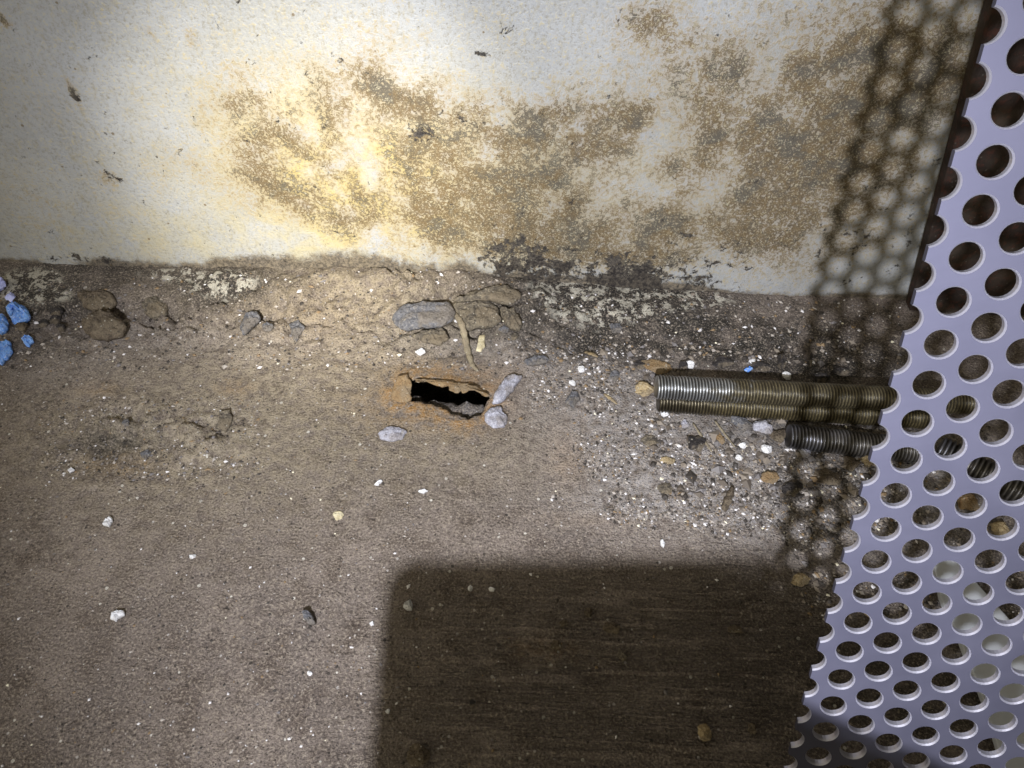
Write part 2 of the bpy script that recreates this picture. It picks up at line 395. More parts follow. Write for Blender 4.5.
# ------------------------------------------------------------------ perforated sheet
SP = .028*H                                   # hole pitch
XD = np.array([.982, .12, -.149]); YD = np.array([-.051, .916, .398]); T0 = np.array([9.92, -4.56, 15.4])
YD /= np.linalg.norm(YD); XD -= YD*(XD@YD); XD /= np.linalg.norm(XD)
W_X = XD[0]*CX + XD[1]*CY + XD[2]*CZ; W_Y = YD[0]*CX + YD[1]*CY + YD[2]*CZ
W_N = np.cross(W_X, W_Y)
if W_N@(np.zeros(3)-ez) < 0: W_N = -W_N        # towards the camera
S_O = c2w(T0*.028)
def build_sheet():
    s3 = math.sqrt(3)/2; nseg = 24; R = .335; RB = .368; TH = .19
    bm = bmesh.new()
    # rows until the sheet meets the floor / the wall
    r_bot = (S_O[2]-.0015)/(-W_Y[2]*SP); r_top = -((WY-.006-S_O[1])/(-W_Y[1]*SP))
    rows = range(int(r_top)-8, int(r_bot)+9)
    ang = [2*math.pi*k/nseg + math.pi/nseg*0 for k in range(nseg)]
    def hexr(a):        # distance to the hexagon side (flat sides towards the six neighbours at 30+60k deg... and 90)
        b = (a - math.pi/2) % (math.pi/3)
        if b > math.pi/6: b -= math.pi/3
        return .5/math.cos(b)
    hr = [hexr(a) for a in ang]
    ca = [(math.cos(a), math.sin(a)) for a in ang]
    verts = []; faces = []
    for j in range(-2, 13):
        for i in rows:
            ii = i - j//2
            cx, cy = j*s3, (i if j % 2 == 0 else i+.5)
            if not (r_top-1.5 < cy < r_bot+1.5): continue
            b0 = len(verts)
            for (rr, zz) in (('h', 0), (RB, 0), (R, -.045), (R, -TH), ('h', -TH)):
                for k in range(nseg):
                    q = hr[k] if rr == 'h' else rr
                    verts.append((cx+ca[k][0]*q, cy+ca[k][1]*q, zz))
            for l in range(4):
                for k in range(nseg):
                    k2 = (k+1) % nseg
                    faces.append((b0+l*nseg+k, b0+l*nseg+k2, b0+(l+1)*nseg+k2, b0+(l+1)*nseg+k))
    me = bpy.data.meshes.new('perforated_sheet'); me.from_pydata(verts, [], faces)
    me.polygons.foreach_set('material_index', [1 if (q//nseg) % 4 in (1, 2) else 0 for q in range(len(faces))])
    bm.from_mesh(me)
    bmesh.ops.remove_doubles(bm, verts=bm.verts, dist=.004)
    for co, no in (((-s3+.06, 0, 0), (-1, 0, 0)), ((11.2*s3, 0, 0), (1, 0, 0)), ((0, r_top, 0), (0, -1, 0)), ((0, r_bot, 0), (0, 1, 0))):
        g = bm.verts[:]+bm.edges[:]+bm.faces[:]
        bmesh.ops.bisect_plane(bm, geom=g, dist=1e-5, plane_co=co, plane_no=no, clear_outer=True)
        bmesh.ops.holes_fill(bm, edges=[e for e in bm.edges if e.is_boundary], sides=0)
    bmesh.ops.recalc_face_normals(bm, faces=bm.faces)
    for v in bm.verts:
        p = S_O + SP*(v.co.x*W_X + v.co.y*W_Y + v.co.z*W_N); v.co = Vector(p)
    bm.to_mesh(me); bm.free()
    o = link('perforated_sheet', me, M['steel']); me.materials.append(M['rim'])
    tag(o, 'leaning silver perforated metal sheet with round holes at the right', 'metal sheet')
build_sheet()

# ------------------------------------------------------------------ threaded rods
def build_rod(name, p0, p1, rad, pitch, mat, label):
    p0, p1 = np.array(p0), np.array(p1); d = p1-p0; Ln = np.linalg.norm(d); d /= Ln
    u = np.cross(d, [0, 0, 1.0]); u /= np.linalg.norm(u); w = np.cross(u, d)
    na = 28; st = 6; n = int(Ln/pitch*st); dep = pitch*.58
    t = np.arange(n+1)/n*Ln
    A = np.arange(na)/na*2*np.pi
    TT, AA = np.meshgrid(t, A, indexing='ij')
    ph = (TT/pitch + AA/(2*np.pi)) % 1.0
    prof = 1-np.abs(ph*2-1); prof = np.clip(prof*1.35-.1, 0, 1)
    Rr = rad - dep*(1-prof)
    ed = np.minimum(TT, Ln-TT)
    Rr = np.minimum(Rr, rad-dep*.9 + ed*.9)
    nz = .00012*np.sin(TT*900+AA*3)*np.cos(TT*333)
    Rr = Rr + nz
    P = p0 + TT[..., None]*d + (Rr*np.cos(AA))[..., None]*u + (Rr*np.sin(AA))[..., None]*w
    V = P.reshape(-1, 3); F = []
    for i in range(n):
        for k in range(na):
            k2 = (k+1) % na
            F.append((i*na+k, i*na+k2, (i+1)*na+k2, (i+1)*na+k))
    F.append(tuple(range(na))[::-1]); F.append(tuple(n*na+k for k in range(na)))
    base = p0 + d*Ln/2
    me = mesh_np(name, V-base, F)
    for f in me.polygons:
        if len(f.vertices) > 4: f.use_smooth = False
    attr(me, 'crest', prof.ravel()**1.6); attr(me, 'along', (TT/Ln).ravel())
    o = link(name, me, mat); o.location = base
    tag(o, label, 'threaded rod')
    return o
RA = .0049
def zpt(px, py, z): return on_z(px, py, z)
B0 = zpt(658, 400.5, .0048); B1 = zpt(925, 417, .0048)
build_rod('threaded_rod', B0, B1, RA, .00124, M['rod_rusty'], 'brown tarnished threaded rod lying directly under the brighter long rod')
A0 = zpt(656, 387.0, .0137); A1 = zpt(980, 403, .0137)
build_rod('threaded_rod', A0, A1, RA, .00124, M['rod'], 'long threaded rod on top, silver at its left end and brown toward the sheet')
C0 = zpt(788, 436, .0052); C1 = zpt(915, 450.5, .0050)
build_rod('threaded_rod', C0, C1, .0050, .00135, M['rod_grey'], 'short dark grey threaded rod end in front of the two long rods')
D0 = zpt(938, 448, .0062); D1 = zpt(1075, 522, .0062)
build_rod('threaded_rod', D0, D1, .0055, .0018, M['rod_grey'], 'slanting threaded rod seen only through the holes of the perforated sheet')

# ------------------------------------------------------------------ dark board against the wall and pale strip under the sheet
def slab_from(P, thick_vec, name, mat, seg=.004, bev=.0006):
    bm = bmesh.new()
    lo = [bm.verts.new(Vector(p)) for p in P]; hi = [bm.verts.new(Vector(np.array(p)+thick_vec)) for p in P]
    n = len(P)
    bm.faces.new(hi); bm.faces.new(lo[::-1])
    for i in range(n): bm.faces.new((lo[i], lo[(i+1) % n], hi[(i+1) % n], hi[i]))
    bmesh.ops.recalc_face_normals(bm, faces=bm.faces)
    bmesh.ops.bevel(bm, geom=bm.edges[:], offset=bev, segments=2, affect='EDGES', profile=.5)
    me = bpy.data.meshes.new(name); bm.to_mesh(me); bm.free()
    return link(name, me, mat)
b_bl = on_wall(893, 372, .008); b_tl = on_wall(963, 110, .008)
dirv = b_tl-b_bl
k = (-.0 - b_bl[2])/dirv[2]; b_bl = b_bl + dirv*((.004-b_bl[2])/dirv[2]); b_tl = b_bl + dirv/dirv[2]*.34
rt = np.array([.20, 0, 0])
o = slab_from([b_bl, b_bl+rt, b_tl+rt, b_tl], np.array([0, .006, 0]), 'board', M['board'])
tag(o, 'dark brown rusted board standing against the wall behind the perforated sheet', 'board')
strip = [(928, 552), (948, 556), (985, 598), (1012, 628), (1050, 662), (1090, 720), (1100, 800), (1010, 800), (980, 702), (958, 645), (938, 600)]
P = [on_z(px, py, .003) for px, py in strip]
o = slab_from([np.array(p) for p in P], np.array([0, 0, .0022]), 'metal_strip', M['plate'], bev=.0004)
tag(o, 'pale grey flat strip lying under the lower part of the perforated sheet', 'metal strip')

# ------------------------------------------------------------------ chips, flakes, crumbs
rng = random.Random(7)
def flake(name, poly, th, mat, label, cat, lift=0.0, dome=.5, tilt=None, group=None, rough=.32, n=44, sub=3):
    """an irregular flat piece with the given outline (photo pixels) lying on the floor"""
    pc = np.array(poly, float); ctr = pc.mean(0)
    base = on_floor(*ctr); z0 = base[2]+lift
    pts = np.array([on_z(px, py, z0+th*.5) for px, py in poly]) - np.array([base[0], base[1], z0+th*.5])
    # resample outline
    seg = np.vstack([pts, pts[:1]]); L_ = np.r_[0, np.cumsum(np.linalg.norm(np.diff(seg, axis=0), axis=1))]
    tt = np.linspace(0, L_[-1], n, endpoint=False)
    ox = np.interp(tt, L_, seg[:, 0]); oy = np.interp(tt, L_, seg[:, 1])
    size = max(np.ptp(ox), np.ptp(oy)); sd = rng.randrange(9999)
    jx = fbm(ox, oy, 6/size, 4, sd, .62)*size*.22*rough; jy = fbm(ox, oy, 6/size, 4, sd+50, .62)*size*.22*rough
    ox, oy = ox+jx, oy+jy
    V = []; F = []
    rings = [(.90, -th*.5), (1.0, -th*.05), (.98, th*.20), (.93, th*.38), (.84, th*.46), (.72, th*.5), (.58, th*.5), (.42, th*.5), (.24, th*.5), (.10, th*.5)]
    for q_, (k_, z) in enumerate(rings):
        X = ox*k_; Y = oy*k_
        dm = dome*.5*th*(1-k_**2) if q_ > 2 else 0
        nzv = th*(.6*fbm(X, Y, 4/size, 3, sd+9) + 1.1*fbm(X, Y, 15/size, 3, sd+19))*(.15+rough*.9)*(.25 if q_ < 4 else 1)
        V += list(np.stack([X, Y, z + dm + nzv*(1 if q_ > 0 else 0)], -1))
    for r in range(len(rings)-1):
        for k_ in range(n):
            k2 = (k_+1) % n
            F.append((r*n+k_, r*n+k2, (r+1)*n+k2, (r+1)*n+k_))
    V.append(np.mean(V[-n:], axis=0)); c = len(V)-1; r = len(rings)-1
    for k_ in range(n): F.append((r*n+k_, r*n+(k_+1) % n, c))
    F.append(tuple(range(n))[::-1])
    me = mesh_np(name, V, F, smooth=True)
    o = link(name, me, mat); o.location = (base[0], base[1], z0+th*.5)
    if tilt: o.rotation_euler = tilt
    return tag(o, label, cat, group)
def blob(px, py, rx, ry, rot=0, n=9, jit=.22):
    a0 = rng.random()*6; out = []
    for k_ in range(n):
        a = a0+2*math.pi*k_/n; j = 1+rng.uniform(-jit, jit)
        x, y = rx*math.cos(a)*j, ry*math.sin(a)*j
        c, s = math.cos(math.radians(rot)), math.sin(math.radians(rot))
        out.append((px+x*c-y*s, py+x*s+y*c))
    return out[::-1]
def crumb(name, px, py, rpx, mat, label, cat, flat=.7, asp=1.0, rot=0, group=None, sink=.25, seed=None):
    """a lumpy rounded crumb resting on the floor"""
    p = on_floor(px, py); mpp = proj(p)[2]/F; R = rpx*mpp
    bm = bmesh.new(); bmesh.ops.create_icosphere(bm, subdivisions=4 if rpx > 4 else 3, radius=1.0)
    sd = rng.randrange(9999) if seed is None else seed
    rr = random.Random(sd)
    planes = []
    for _ in range(11):
        q = Vector((rr.gauss(0, 1), rr.gauss(0, 1), rr.gauss(0, 1))).normalized(); planes.append((q, rr.uniform(.62, .92)))
    for v in bm.verts:
        c = v.co.normalized(); k_ = 1.12
        for q, dd in planes:
            t = c.dot(q)
            if t > .05: k_ = min(k_, dd/t)
        k_ *= 1+.22*float(fbm(np.array([c.x*2-c.z]), np.array([c.y*2+c.z]), 1.6, 4, sd+3, .7)[0])
        v.co = Vector((c.x*R*asp*k_, c.y*R*k_, c.z*R*flat*k_))
    me = bpy.data.meshes.new(name); bm.to_mesh(me); bm.free()
    if rpx > 99: me.polygons.foreach_set('use_smooth', [True]*len(me.polygons))
    o = link(name, me, mat); o.location = (p[0], p[1], p[2]+R*flat*(1-sink)); o.rotation_euler = (0, 0, math.radians(-rot))
    return tag(o, label, cat, group)

# scale slabs and lumps of the crust
flake('scale_slab', [(391, 318), (398, 309), (420, 305), (452, 306), (454, 316), (446, 325), (425, 327), (405, 331), (394, 327)], .0042, M['slate'], 'long dark grey scale slab at the wall foot, above the rust hole', 'scale slab', lift=.0016, dome=.35)
flake('scale_slab', [(452, 306), (466, 300), (488, 302), (500, 312), (502, 322), (484, 328), (466, 330), (458, 322)], .0046, M['scale'], 'grey brown scale slab just right of the curled dry stem', 'scale slab', lift=.0018, dome=.4)
flake('scale_slab', [(500, 309), (512, 310), (522, 322), (521, 331), (510, 329), (503, 321)], .0034, M['scale'], 'small scale slab at the left edge of the peeled black and cream paint', 'scale slab', lift=.0012)
flake('scale_slab', [(455, 300), (480, 290), (510, 285), (522, 296), (512, 306), (488, 300), (466, 300)], .0030, M['scale'], 'flat crusty slab behind the dry stem, touching the wall', 'scale slab', lift=.0008)
flake('scale_slab', [(412, 337), (425, 342), (440, 346), (449, 340), (447, 333), (432, 331), (420, 332)], .0022, M['scale'], 'thin curved scale piece below the long dark grey slab', 'scale slab', lift=.0008)
flake('scale_slab', [(82, 328), (92, 315), (112, 314), (126, 326), (124, 336), (106, 340), (92, 337)], .0050, M['brown'], 'rounded brown dirt slab at the wall foot on the left', 'dirt slab', lift=.0016)
flake('scale_slab', [(78, 296), (100, 292), (116, 297), (114, 309), (98, 312), (84, 308)], .0040, M['brown'], 'brown dirt slab behind the rounded one at left', 'dirt slab', lift=.0010)
flake('scale_slab', [(142, 305), (158, 298), (168, 303), (167, 314), (154, 319), (144, 314)], .0042, M['scale'], 'tan grey lump right of the crack in the left dirt crust', 'dirt slab', lift=.0010)
flake('scale_slab', [(239, 329), (247, 316), (258, 312), (261, 318), (252, 328), (244, 334)], .0032, M['slate'], 'slanting slate grey flake in the crust at left of centre', 'scale slab', lift=.0012)
flake('scale_slab', [(289, 325), (299, 320), (305, 328), (297, 343), (291, 336)], .0016, M['slate'], 'grey flat flake in the crust between the slate flake and the long slab', 'scale slab', lift=.0006)
flake('scale_slab', [(262, 326), (268, 323), (274, 326), (271, 331), (264, 331)], .0016, M['slate'], 'tiny slate flake beside the slanting slate flake', 'scale slab', lift=.0006)
# around the rust hole
flake('rust_flake', [(391, 395), (397, 379), (406, 375), (411, 382), (411, 392), (413, 397), (404, 400), (396, 399)], .0010, M['rust'], 'curled orange rust flake at the left end of the hole', 'rust flake', lift=.0032, tilt=(math.radians(20), math.radians(10), 0), dome=1.2)
flake('rust_flake', [(410, 379), (430, 380), (447, 382), (462, 385), (478, 388), (490, 395), (484, 397), (476, 392), (466, 393), (452, 390), (447, 385), (430, 383)], .0009, M['rust'], 'long ragged rusty lip along the upper edge of the hole', 'rust flake', lift=.0022, dome=.4, rough=.5, n=60)
flake('rust_flake', [(447, 383), (464, 387), (465, 391), (455, 393), (449, 390)], .0009, M['rust'], 'small rust tongue hanging over the middle of the hole', 'rust flake', lift=.0020, dome=.6, rough=.4)
flake('stone_flake', [(491, 402), (497, 391), (505, 379), (514, 375), (522, 377), (515, 389), (505, 399), (496, 404)], .0030, M['lavender'], 'long pale grey stone flake at the upper right of the rust hole', 'flake', lift=.0006)
flake('stone_flake', [(484, 415), (492, 408), (500, 406), (504, 415), (509, 419), (505, 427), (494, 428), (486, 423)], .0022, M['lavender'], 'angular pale grey flake at the right end of the rust hole', 'flake', lift=.0006)
flake('stone_flake', [(377, 434), (386, 428), (400, 427), (407, 432), (402, 439), (388, 442), (380, 440)], .0018, M['lavender'], 'oval pale grey flake below the rust hole on the bare floor', 'flake', lift=.0003)
flake('stone_flake', [(524, 361), (534, 357), (547, 357), (549, 361), (540, 365), (528, 365)], .0020, M['slate'], 'small slate blue flake between the dry stem and the gravel', 'flake', lift=.0004)
flake('stone_flake', [(565, 402), (572, 391), (578, 393), (580, 400), (573, 408)], .0020, M['slate'], 'dark flake standing alone at the left of the gravel', 'flake', lift=.0004)
flake('paint_chip', [(476, 351), (479, 336), (485, 335), (485, 347), (481, 352)], .0012, M['cream'], 'cream rectangular paint chip right of the dry stem', 'paint chip', lift=.0012, rough=.1)
flake('paint_chip', [(415, 352), (422, 348), (426, 352), (420, 356)], .0010, M['white'], 'white chip under the thin curved scale piece', 'paint chip', lift=.0006)
crumb('stone', 441, 333, 5, M['scale'], 'round grey pebble in front of the long dark slab', 'stone')
crumb('stone', 504, 331, 5, M['slate'], 'grey pebble under the small slab by the peeled paint', 'stone')
crumb('stone', 514, 338, 4, M['scale'], 'tan grey pebble below the small slab by the peeled paint', 'stone')
crumb('stone', 615, 330, 6, M['slate'], 'grey pebble in the dark crust right of the peeled paint', 'stone')

# dry stem
def tube(name, pts, rad, mat, label, cat, flat=.5, seg=8):
    P = np.array(pts); n = len(P)
    # Catmull-like resample
    t = np.linspace(0, n-1, (n-1)*6+1); Q = np.stack([np.interp(t, np.arange(n), P[:, k_]) for k_ in range(3)], -1)
    for _ in range(3): Q[1:-1] = (Q[:-2]+2*Q[1:-1]+Q[2:])/4
    base = Q.mean(0); m = len(Q); V = []; F = []
    for i in range(m):
        d = Q[min(i+1, m-1)]-Q[max(i-1, 0)]; d /= np.linalg.norm(d)
        u = np.cross(d, [0, 0, 1.0]); u /= np.linalg.norm(u)+1e-9; w = np.cross(u, d)
        s = i/(m-1); r = rad*(.35+.9*math.sin(math.pi*min(1, .12+s*.85))**.7)*(1+.15*math.sin(i*1.7))
        for k_ in range(seg):
            a = 2*math.pi*k_/seg; V.append(Q[i]+u*r*math.cos(a)+w*r*flat*math.sin(a)-base)
    for i in range(m-1):
        for k_ in range(seg):
            k2 = (k_+1) % seg; F.append((i*seg+k_, i*seg+k2, (i+1)*seg+k2, (i+1)*seg+k_))
    F.append(tuple(range(seg))[::-1]); F.append(tuple((m-1)*seg+k_ for k_ in range(seg)))
    me = mesh_np(name, V, F); o = link(name, me, mat); o.location = base
    return tag(o, label, cat)
def fl(px, py, up):
    p = on_floor(px, py, up); return (p[0], p[1], p[2]+up)
tube('dry_stem', [fl(449, 309, .007), fl(457, 316, .0075), (fl(462, 324, .0065)), fl(465, 338, .003), fl(468, 352, .002), fl(472, 365, .0012), fl(478, 371, .0008)], .0012, M['straw'], 'curled dry grey brown stem hanging over the scale slabs', 'stem')
tube('straw_bit', [fl(715, 421, .002), fl(724, 433, .0022), fl(735, 447, .0018)], .0004, M['straw'], 'thin straw lying in the gravel under the rods', 'straw')
tube('straw_bit', [fl(693, 423, .0015), fl(702, 437, .002), fl(712, 452, .0012)], .0004, M['straw'], 'thin straw slanting left of the other one below the rods', 'straw')
tube('straw_bit', [fl(604, 394, .001), fl(611, 399, .0014), fl(617, 404, .001)], .0006, M['tanrock'], 'short tan splinter left of the rod ends', 'splinter')
tube('black_splinter', [fl(811, 367, .010), fl(811, 360, .012), fl(811, 352, .014)], .0005, M['black'], 'thin black splinter sticking up behind the long rod', 'splinter')
tube('wood_splinter', [fl(724, 510, .0012), fl(729, 498, .0016), fl(733, 487, .0012)], .0012, M['brown'], 'dark brown wood splinter near the front edge of the gravel', 'splinter')
tube('wood_splinter', [fl(585, 352, .002), fl(592, 354, .0024), fl(598, 357, .002)], .0007, M['tanrock'], 'tan wood splinter below the peeled paint', 'splinter')

# single pieces on the floor
crumb('pebble', 645, 392, 8, M['tanrock'], 'tan pebble touching the left ends of the rods', 'pebble', flat=.75, asp=1.15)
flake('paint_chip', [(111, 619), (112, 614), (117, 611), (124, 611), (125, 615), (119, 618), (116, 622)], .0020, M['white'], 'largest bright white chip on the bare floor at lower left', 'paint chip', lift=.0004)
flake('paint_chip', [(103, 525), (106, 520), (111, 517), (113, 521), (109, 527)], .0018, M['white'], 'white chip straight above the largest white chip at left', 'paint chip', lift=.0003)
flake('paint_chip', [(403, 607), (406, 602), (411, 601), (413, 605), (412, 610), (407, 610)], .0024, M['white'], 'white chip at the left edge of the dark shadow', 'paint chip', lift=.0004)
crumb('paint_chip', 338, 516, 5, M['cream'], 'yellowish cream chip on the bare floor below the rust hole', 'paint chip', flat=.5)
flake('stone_flake', [(302, 612), (308, 611), (314, 618), (316, 624), (309, 625), (304, 619)], .0030, M['slate'], 'dark grey flake on the bare floor left of the shadow', 'flake', lift=.0004)
crumb('crumb', 704, 734, 8, M['tanrock'], 'tan crumb alone in the dark shadow at the bottom', 'crumb', flat=.8)
crumb('crumb', 417, 757, 10, M['brown'], 'big brown crumb at the bottom edge inside the shadow corner', 'crumb', flat=.7, asp=1.2)
flake('paint_chip', [(660, 541), (662, 539), (665, 544), (664, 548), (661, 546)], .0012, M['white'], 'white chip between the gravel edge and the shadow', 'paint chip', lift=.0003)
crumb('pebble', 470, 589, 3.2, M['white'], 'left one of two small white pebbles just inside the shadow', 'pebble')
crumb('pebble', 492, 590, 3, M['white'], 'right one of two small white pebbles just inside the shadow', 'pebble')
crumb('pebble', 588, 613, 4.2, M['brown'], 'pale topped brown pebble in the upper middle of the shadow', 'pebble')
crumb('pebble', 611, 629, 6, M['brown'], 'dark brown pebble right of the pale topped one in the shadow', 'pebble', flat=.6, asp=1.3)
crumb('pebble', 622, 657, 5, M['scale'], 'round grey pebble below the dark brown pebble in the shadow', 'pebble')
crumb('pebble', 556, 646, 4.5, M['brown'], 'brown pebble at the end of a scratch in the shadow', 'pebble', asp=1.4)
crumb('pebble', 563, 624, 3.5, M['brown'], 'small brown pebble above the scratch in the shadow', 'pebble', asp=1.4)
crumb('pebble', 734, 630, 5, M['brown'], 'brown pebble near the right side of the shadow', 'pebble', flat=.5, asp=1.5)
crumb('pebble', 752, 730, 5, M['brown'], 'brown pebble right of the tan crumb in the shadow', 'pebble', flat=.6)
crumb('pebble', 472, 704, 4, M['black'], 'black pebble in the lower left of the shadow', 'pebble', flat=.6)
crumb('pebble', 800, 580, 6, M['tanrock'], 'rust brown chip by the lower left edge of the sheet', 'pebble', flat=.4, asp=1.6, rot=-20)
crumb('pebble', 870, 614, 7, M['tanrock'], 'tan crumb stuck behind the lower left of the perforated sheet', 'pebble', flat=.6)
crumb('pebble', 963, 505, 11, M['rust'], 'orange brown nugget seen through a hole of the perforated sheet', 'pebble', flat=.8)
crumb('pebble', 998, 531, 9, M['tanrock'], 'cream pebble seen through a hole right of the orange nugget', 'pebble', flat=.7)
crumb('pebble', 850, 466, 8, M['brown'], 'brown pebble under the short grey rod', 'pebble', flat=.7)
crumb('pebble', 868, 462, 7, M['tanrock'], 'tan pebble at the sheet edge under the short grey rod', 'pebble', flat=.7)
crumb('pebble', 147, 456, 5, M['slate'], 'blue grey pebble beside the rusty pit at left', 'pebble')
crumb('pebble', 126, 424, 4, M['slate'], 'small blue grey pebble above the rusty pit at left', 'pebble')
flake('stone_flake', [(216, 428), (220, 413), (230, 410), (233, 419), (226, 430)], .0016, M['scale'], 'thin tilted scale flake on the rough patch at left', 'flake', lift=.0010, tilt=(.15, .2, 0))
flake('paint_chip', [(68, 471), (72, 468), (75, 470), (70, 473)], .0010, M['white'], 'white chip left of the rusty pit', 'paint chip', lift=.0003)
crumb('pebble', 310, 674, 2.6, M['white'], 'white speck below the dark grey flake', 'pebble')
crumb('pebble', 372, 624, 2.4, M['white'], 'white speck between the dark grey flake and the shadow', 'pebble')
crumb('pebble', 388, 712, 2.6, M['white'], 'white speck at the shadow edge near the bottom', 'pebble')
flake('paint_chip', [(374, 485), (380, 480), (383, 481), (378, 486)], .0010, M['white'], 'narrow white chip below the oval grey flake', 'paint chip', lift=.0003)
flake('paint_chip', [(418, 492), (424, 489), (428, 491), (423, 494)], .0010, M['white'], 'white chip right of the narrow one below the hole', 'paint chip', lift=.0003)
crumb('pebble', 193, 557, 3, M['white'], 'white speck right of the chip column at left', 'pebble')

# pieces in the gravel around the rods
crumb('pebble', 581, 370, 4, M['white'], 'white pebble left of the rods, the upper of two', 'pebble', flat=.6)
crumb('pebble', 572, 384, 3.4, M['white'], 'white pebble left of the rods, the lower of two', 'pebble', flat=.6)
crumb('pebble', 689, 366, 4.5, M['white'], 'white crumb behind the bright end of the long rod', 'pebble')
crumb('pebble', 786, 377, 4.5, M['white'], 'white crumb touching the back of the long rod', 'pebble')
crumb('pebble', 752, 362, 3.5, M['white'], 'white crumb behind the rods between the black pellets', 'pebble', flat=.5)
flake('plastic_bit', [(744, 370), (749, 367), (753, 369), (748, 373)], .0010, M['blue'], 'tiny vivid blue bit behind the long rod', 'plastic bit', lift=.0010)
crumb('pellet', 722, 364, 7, M['black'], 'long black pellet behind the middle of the long rod', 'pellet', flat=.55, asp=1.7, rot=2)
crumb('pellet', 760, 368, 6, M['black'], 'black pellet right of the blue bit', 'pellet', flat=.6, asp=1.7, rot=10)
crumb('pellet', 780, 366, 7, M['black'], 'upright black pellet touching the white crumb at the rod', 'pellet', flat=1.1, asp=.8)
crumb('pellet', 683, 368, 5, M['black'], 'black pellet above the bright end of the rod', 'pellet', asp=.9)
crumb('pellet', 838, 373, 7, M['black'], 'black pellet behind the rod near the sheet', 'pellet', asp=1.3)
crumb('pellet', 820, 380, 6, M['black'], 'black pellet left of the one near the sheet', 'pellet', asp=1.4)
crumb('pellet', 614, 378, 6, M['slate'], 'dark grey pellet left of the tan pebble', 'pellet', asp=.9)
crumb('pebble', 664, 415, 4, M['white'], 'white crumb under the left end of the rods', 'pebble', flat=.6)
crumb('pebble', 684, 425, 5, M['lavender'], 'lavender grey crumb below the bright part of the rods', 'pebble', flat=.6)
crumb('pebble', 742, 446, 3.6, M['white'], 'white crumb in the middle of the gravel', 'pebble', flat=.6)
crumb('pebble', 738, 459, 3.6, M['white'], 'white crumb just below the one in the middle of the gravel', 'pebble', flat=.6)
crumb('pebble', 766, 450, 5, M['white'], 'pale lilac crumb left of the short grey rod', 'pebble', flat=.7)
crumb('pebble', 804, 454, 6, M['lavender'], 'pale grey pebble below the short grey rod', 'pebble', flat=.7)
crumb('pebble', 696, 446, 9, M['black'], 'dark cinder lump in the gravel below the rods', 'cinder', flat=.6, asp=1.1)
crumb('pebble', 740, 425, 9, M['slate'], 'dark grey cinder under the middle of the rods', 'cinder', flat=.6, asp=1.1)
crumb('pebble', 762, 430, 9, M['lavender'], 'pale lumpy stone under the rods left of the short rod', 'stone', flat=.6)
crumb('pebble', 778, 437, 8, M['brown'], 'brown stone touching the end of the short grey rod', 'stone', flat=.6)
crumb('pebble', 720, 440, 6, M['rust'], 'orange rusty crumb in the gravel under the straw', 'pebble', flat=.5, asp=.7)
crumb('pebble', 667, 461, 4.5, M['tanrock'], 'orange tan crumb in the gravel left of the cinder lump', 'pebble', flat=.4, asp=1.5)
crumb('pebble', 650, 441, 7, M['scale'], 'grey flat stone in the gravel below the tan pebble', 'pebble', flat=.4, asp=1.2)
crumb('pebble', 665, 490, 7, M['scale'], 'grey brown flat stone near the front of the gravel', 'pebble', flat=.4, asp=1.1)
crumb('pebble', 728, 497, 4, M['black'], 'black crumb beside the wood splinter', 'pebble', flat=.7)
crumb('pebble', 770, 480, 7, M['rust'], 'rusty brown lump at the right of the gravel', 'pebble', flat=.5, asp=1.2)
crumb('pebble', 790, 490, 9, M['black'], 'black cinder lump at the right of the gravel by the sheet shadow', 'cinder', flat=.5, asp=1.3)
crumb('pebble', 825, 480, 10, M['brown'], 'brown cinder lump between the short rod and the sheet', 'cinder', flat=.5, asp=1.3)
crumb('pebble', 570, 405, 3, M['black'], 'small black crumb below the dark flake', 'pebble')
crumb('pebble', 655, 368, 9, M['rust'], 'rusty brown crust lump behind the left end of the rods', 'crust lump', flat=.35, asp=1.7)
crumb('pebble', 640, 366, 6, M['black'], 'black lump left of the rusty crust lump behind the rods', 'crust lump', flat=.5, asp=1.2)

# pieces at the left end
crumb('plastic_nub', 1, 290, 9, M['violet'], 'violet rounded nub cut by the left frame edge', 'plastic nub', flat=.9, sink=.1)
flake('plastic_bit', [(8, 312), (14, 305), (24, 308), (31, 315), (24, 322), (14, 324)], .0040, M['blue'], 'bright blue crumbly bit, largest at the left edge', 'plastic bit', lift=.0006, rough=.6)
flake('plastic_bit', [(0, 322), (4, 316), (8, 322), (6, 332), (0, 335)], .0034, M['blue'], 'blue bit at the frame edge beside the largest blue bit', 'plastic bit', lift=.0006, rough=.5)
crumb('plastic_bit', 12, 299, 5, M['violet'], 'pale blue pebble below the violet nub', 'plastic bit')
flake('plastic_bit', [(22, 340), (28, 336), (34, 341), (28, 347)], .0022, M['blue'], 'small pale blue bit under the black crumbs at left', 'plastic bit', lift=.0005, rough=.5)
flake('plastic_bit', [(0, 352), (4, 344), (10, 342), (11, 352), (5, 360), (0, 366)], .0030, M['blue'], 'lowest blue bit at the left frame edge', 'plastic bit', lift=.0005, rough=.5)
for i, (px, py, r, lab) in enumerate([(58, 315, 6, 'upper black round crumb near the blue bits'), (57, 322, 6, 'middle black round crumb near the blue bits'), (63, 330, 5, 'lower black round crumb near the blue bits'), (45, 326, 5, 'black crumb left of the three round black crumbs'), (24, 330, 6, 'dark red brown lump between the blue bits')]):
    crumb('crumb', px, py, r, M['black'] if i < 4 else M['brown'], lab, 'crumb', flat=.8, sink=.1)

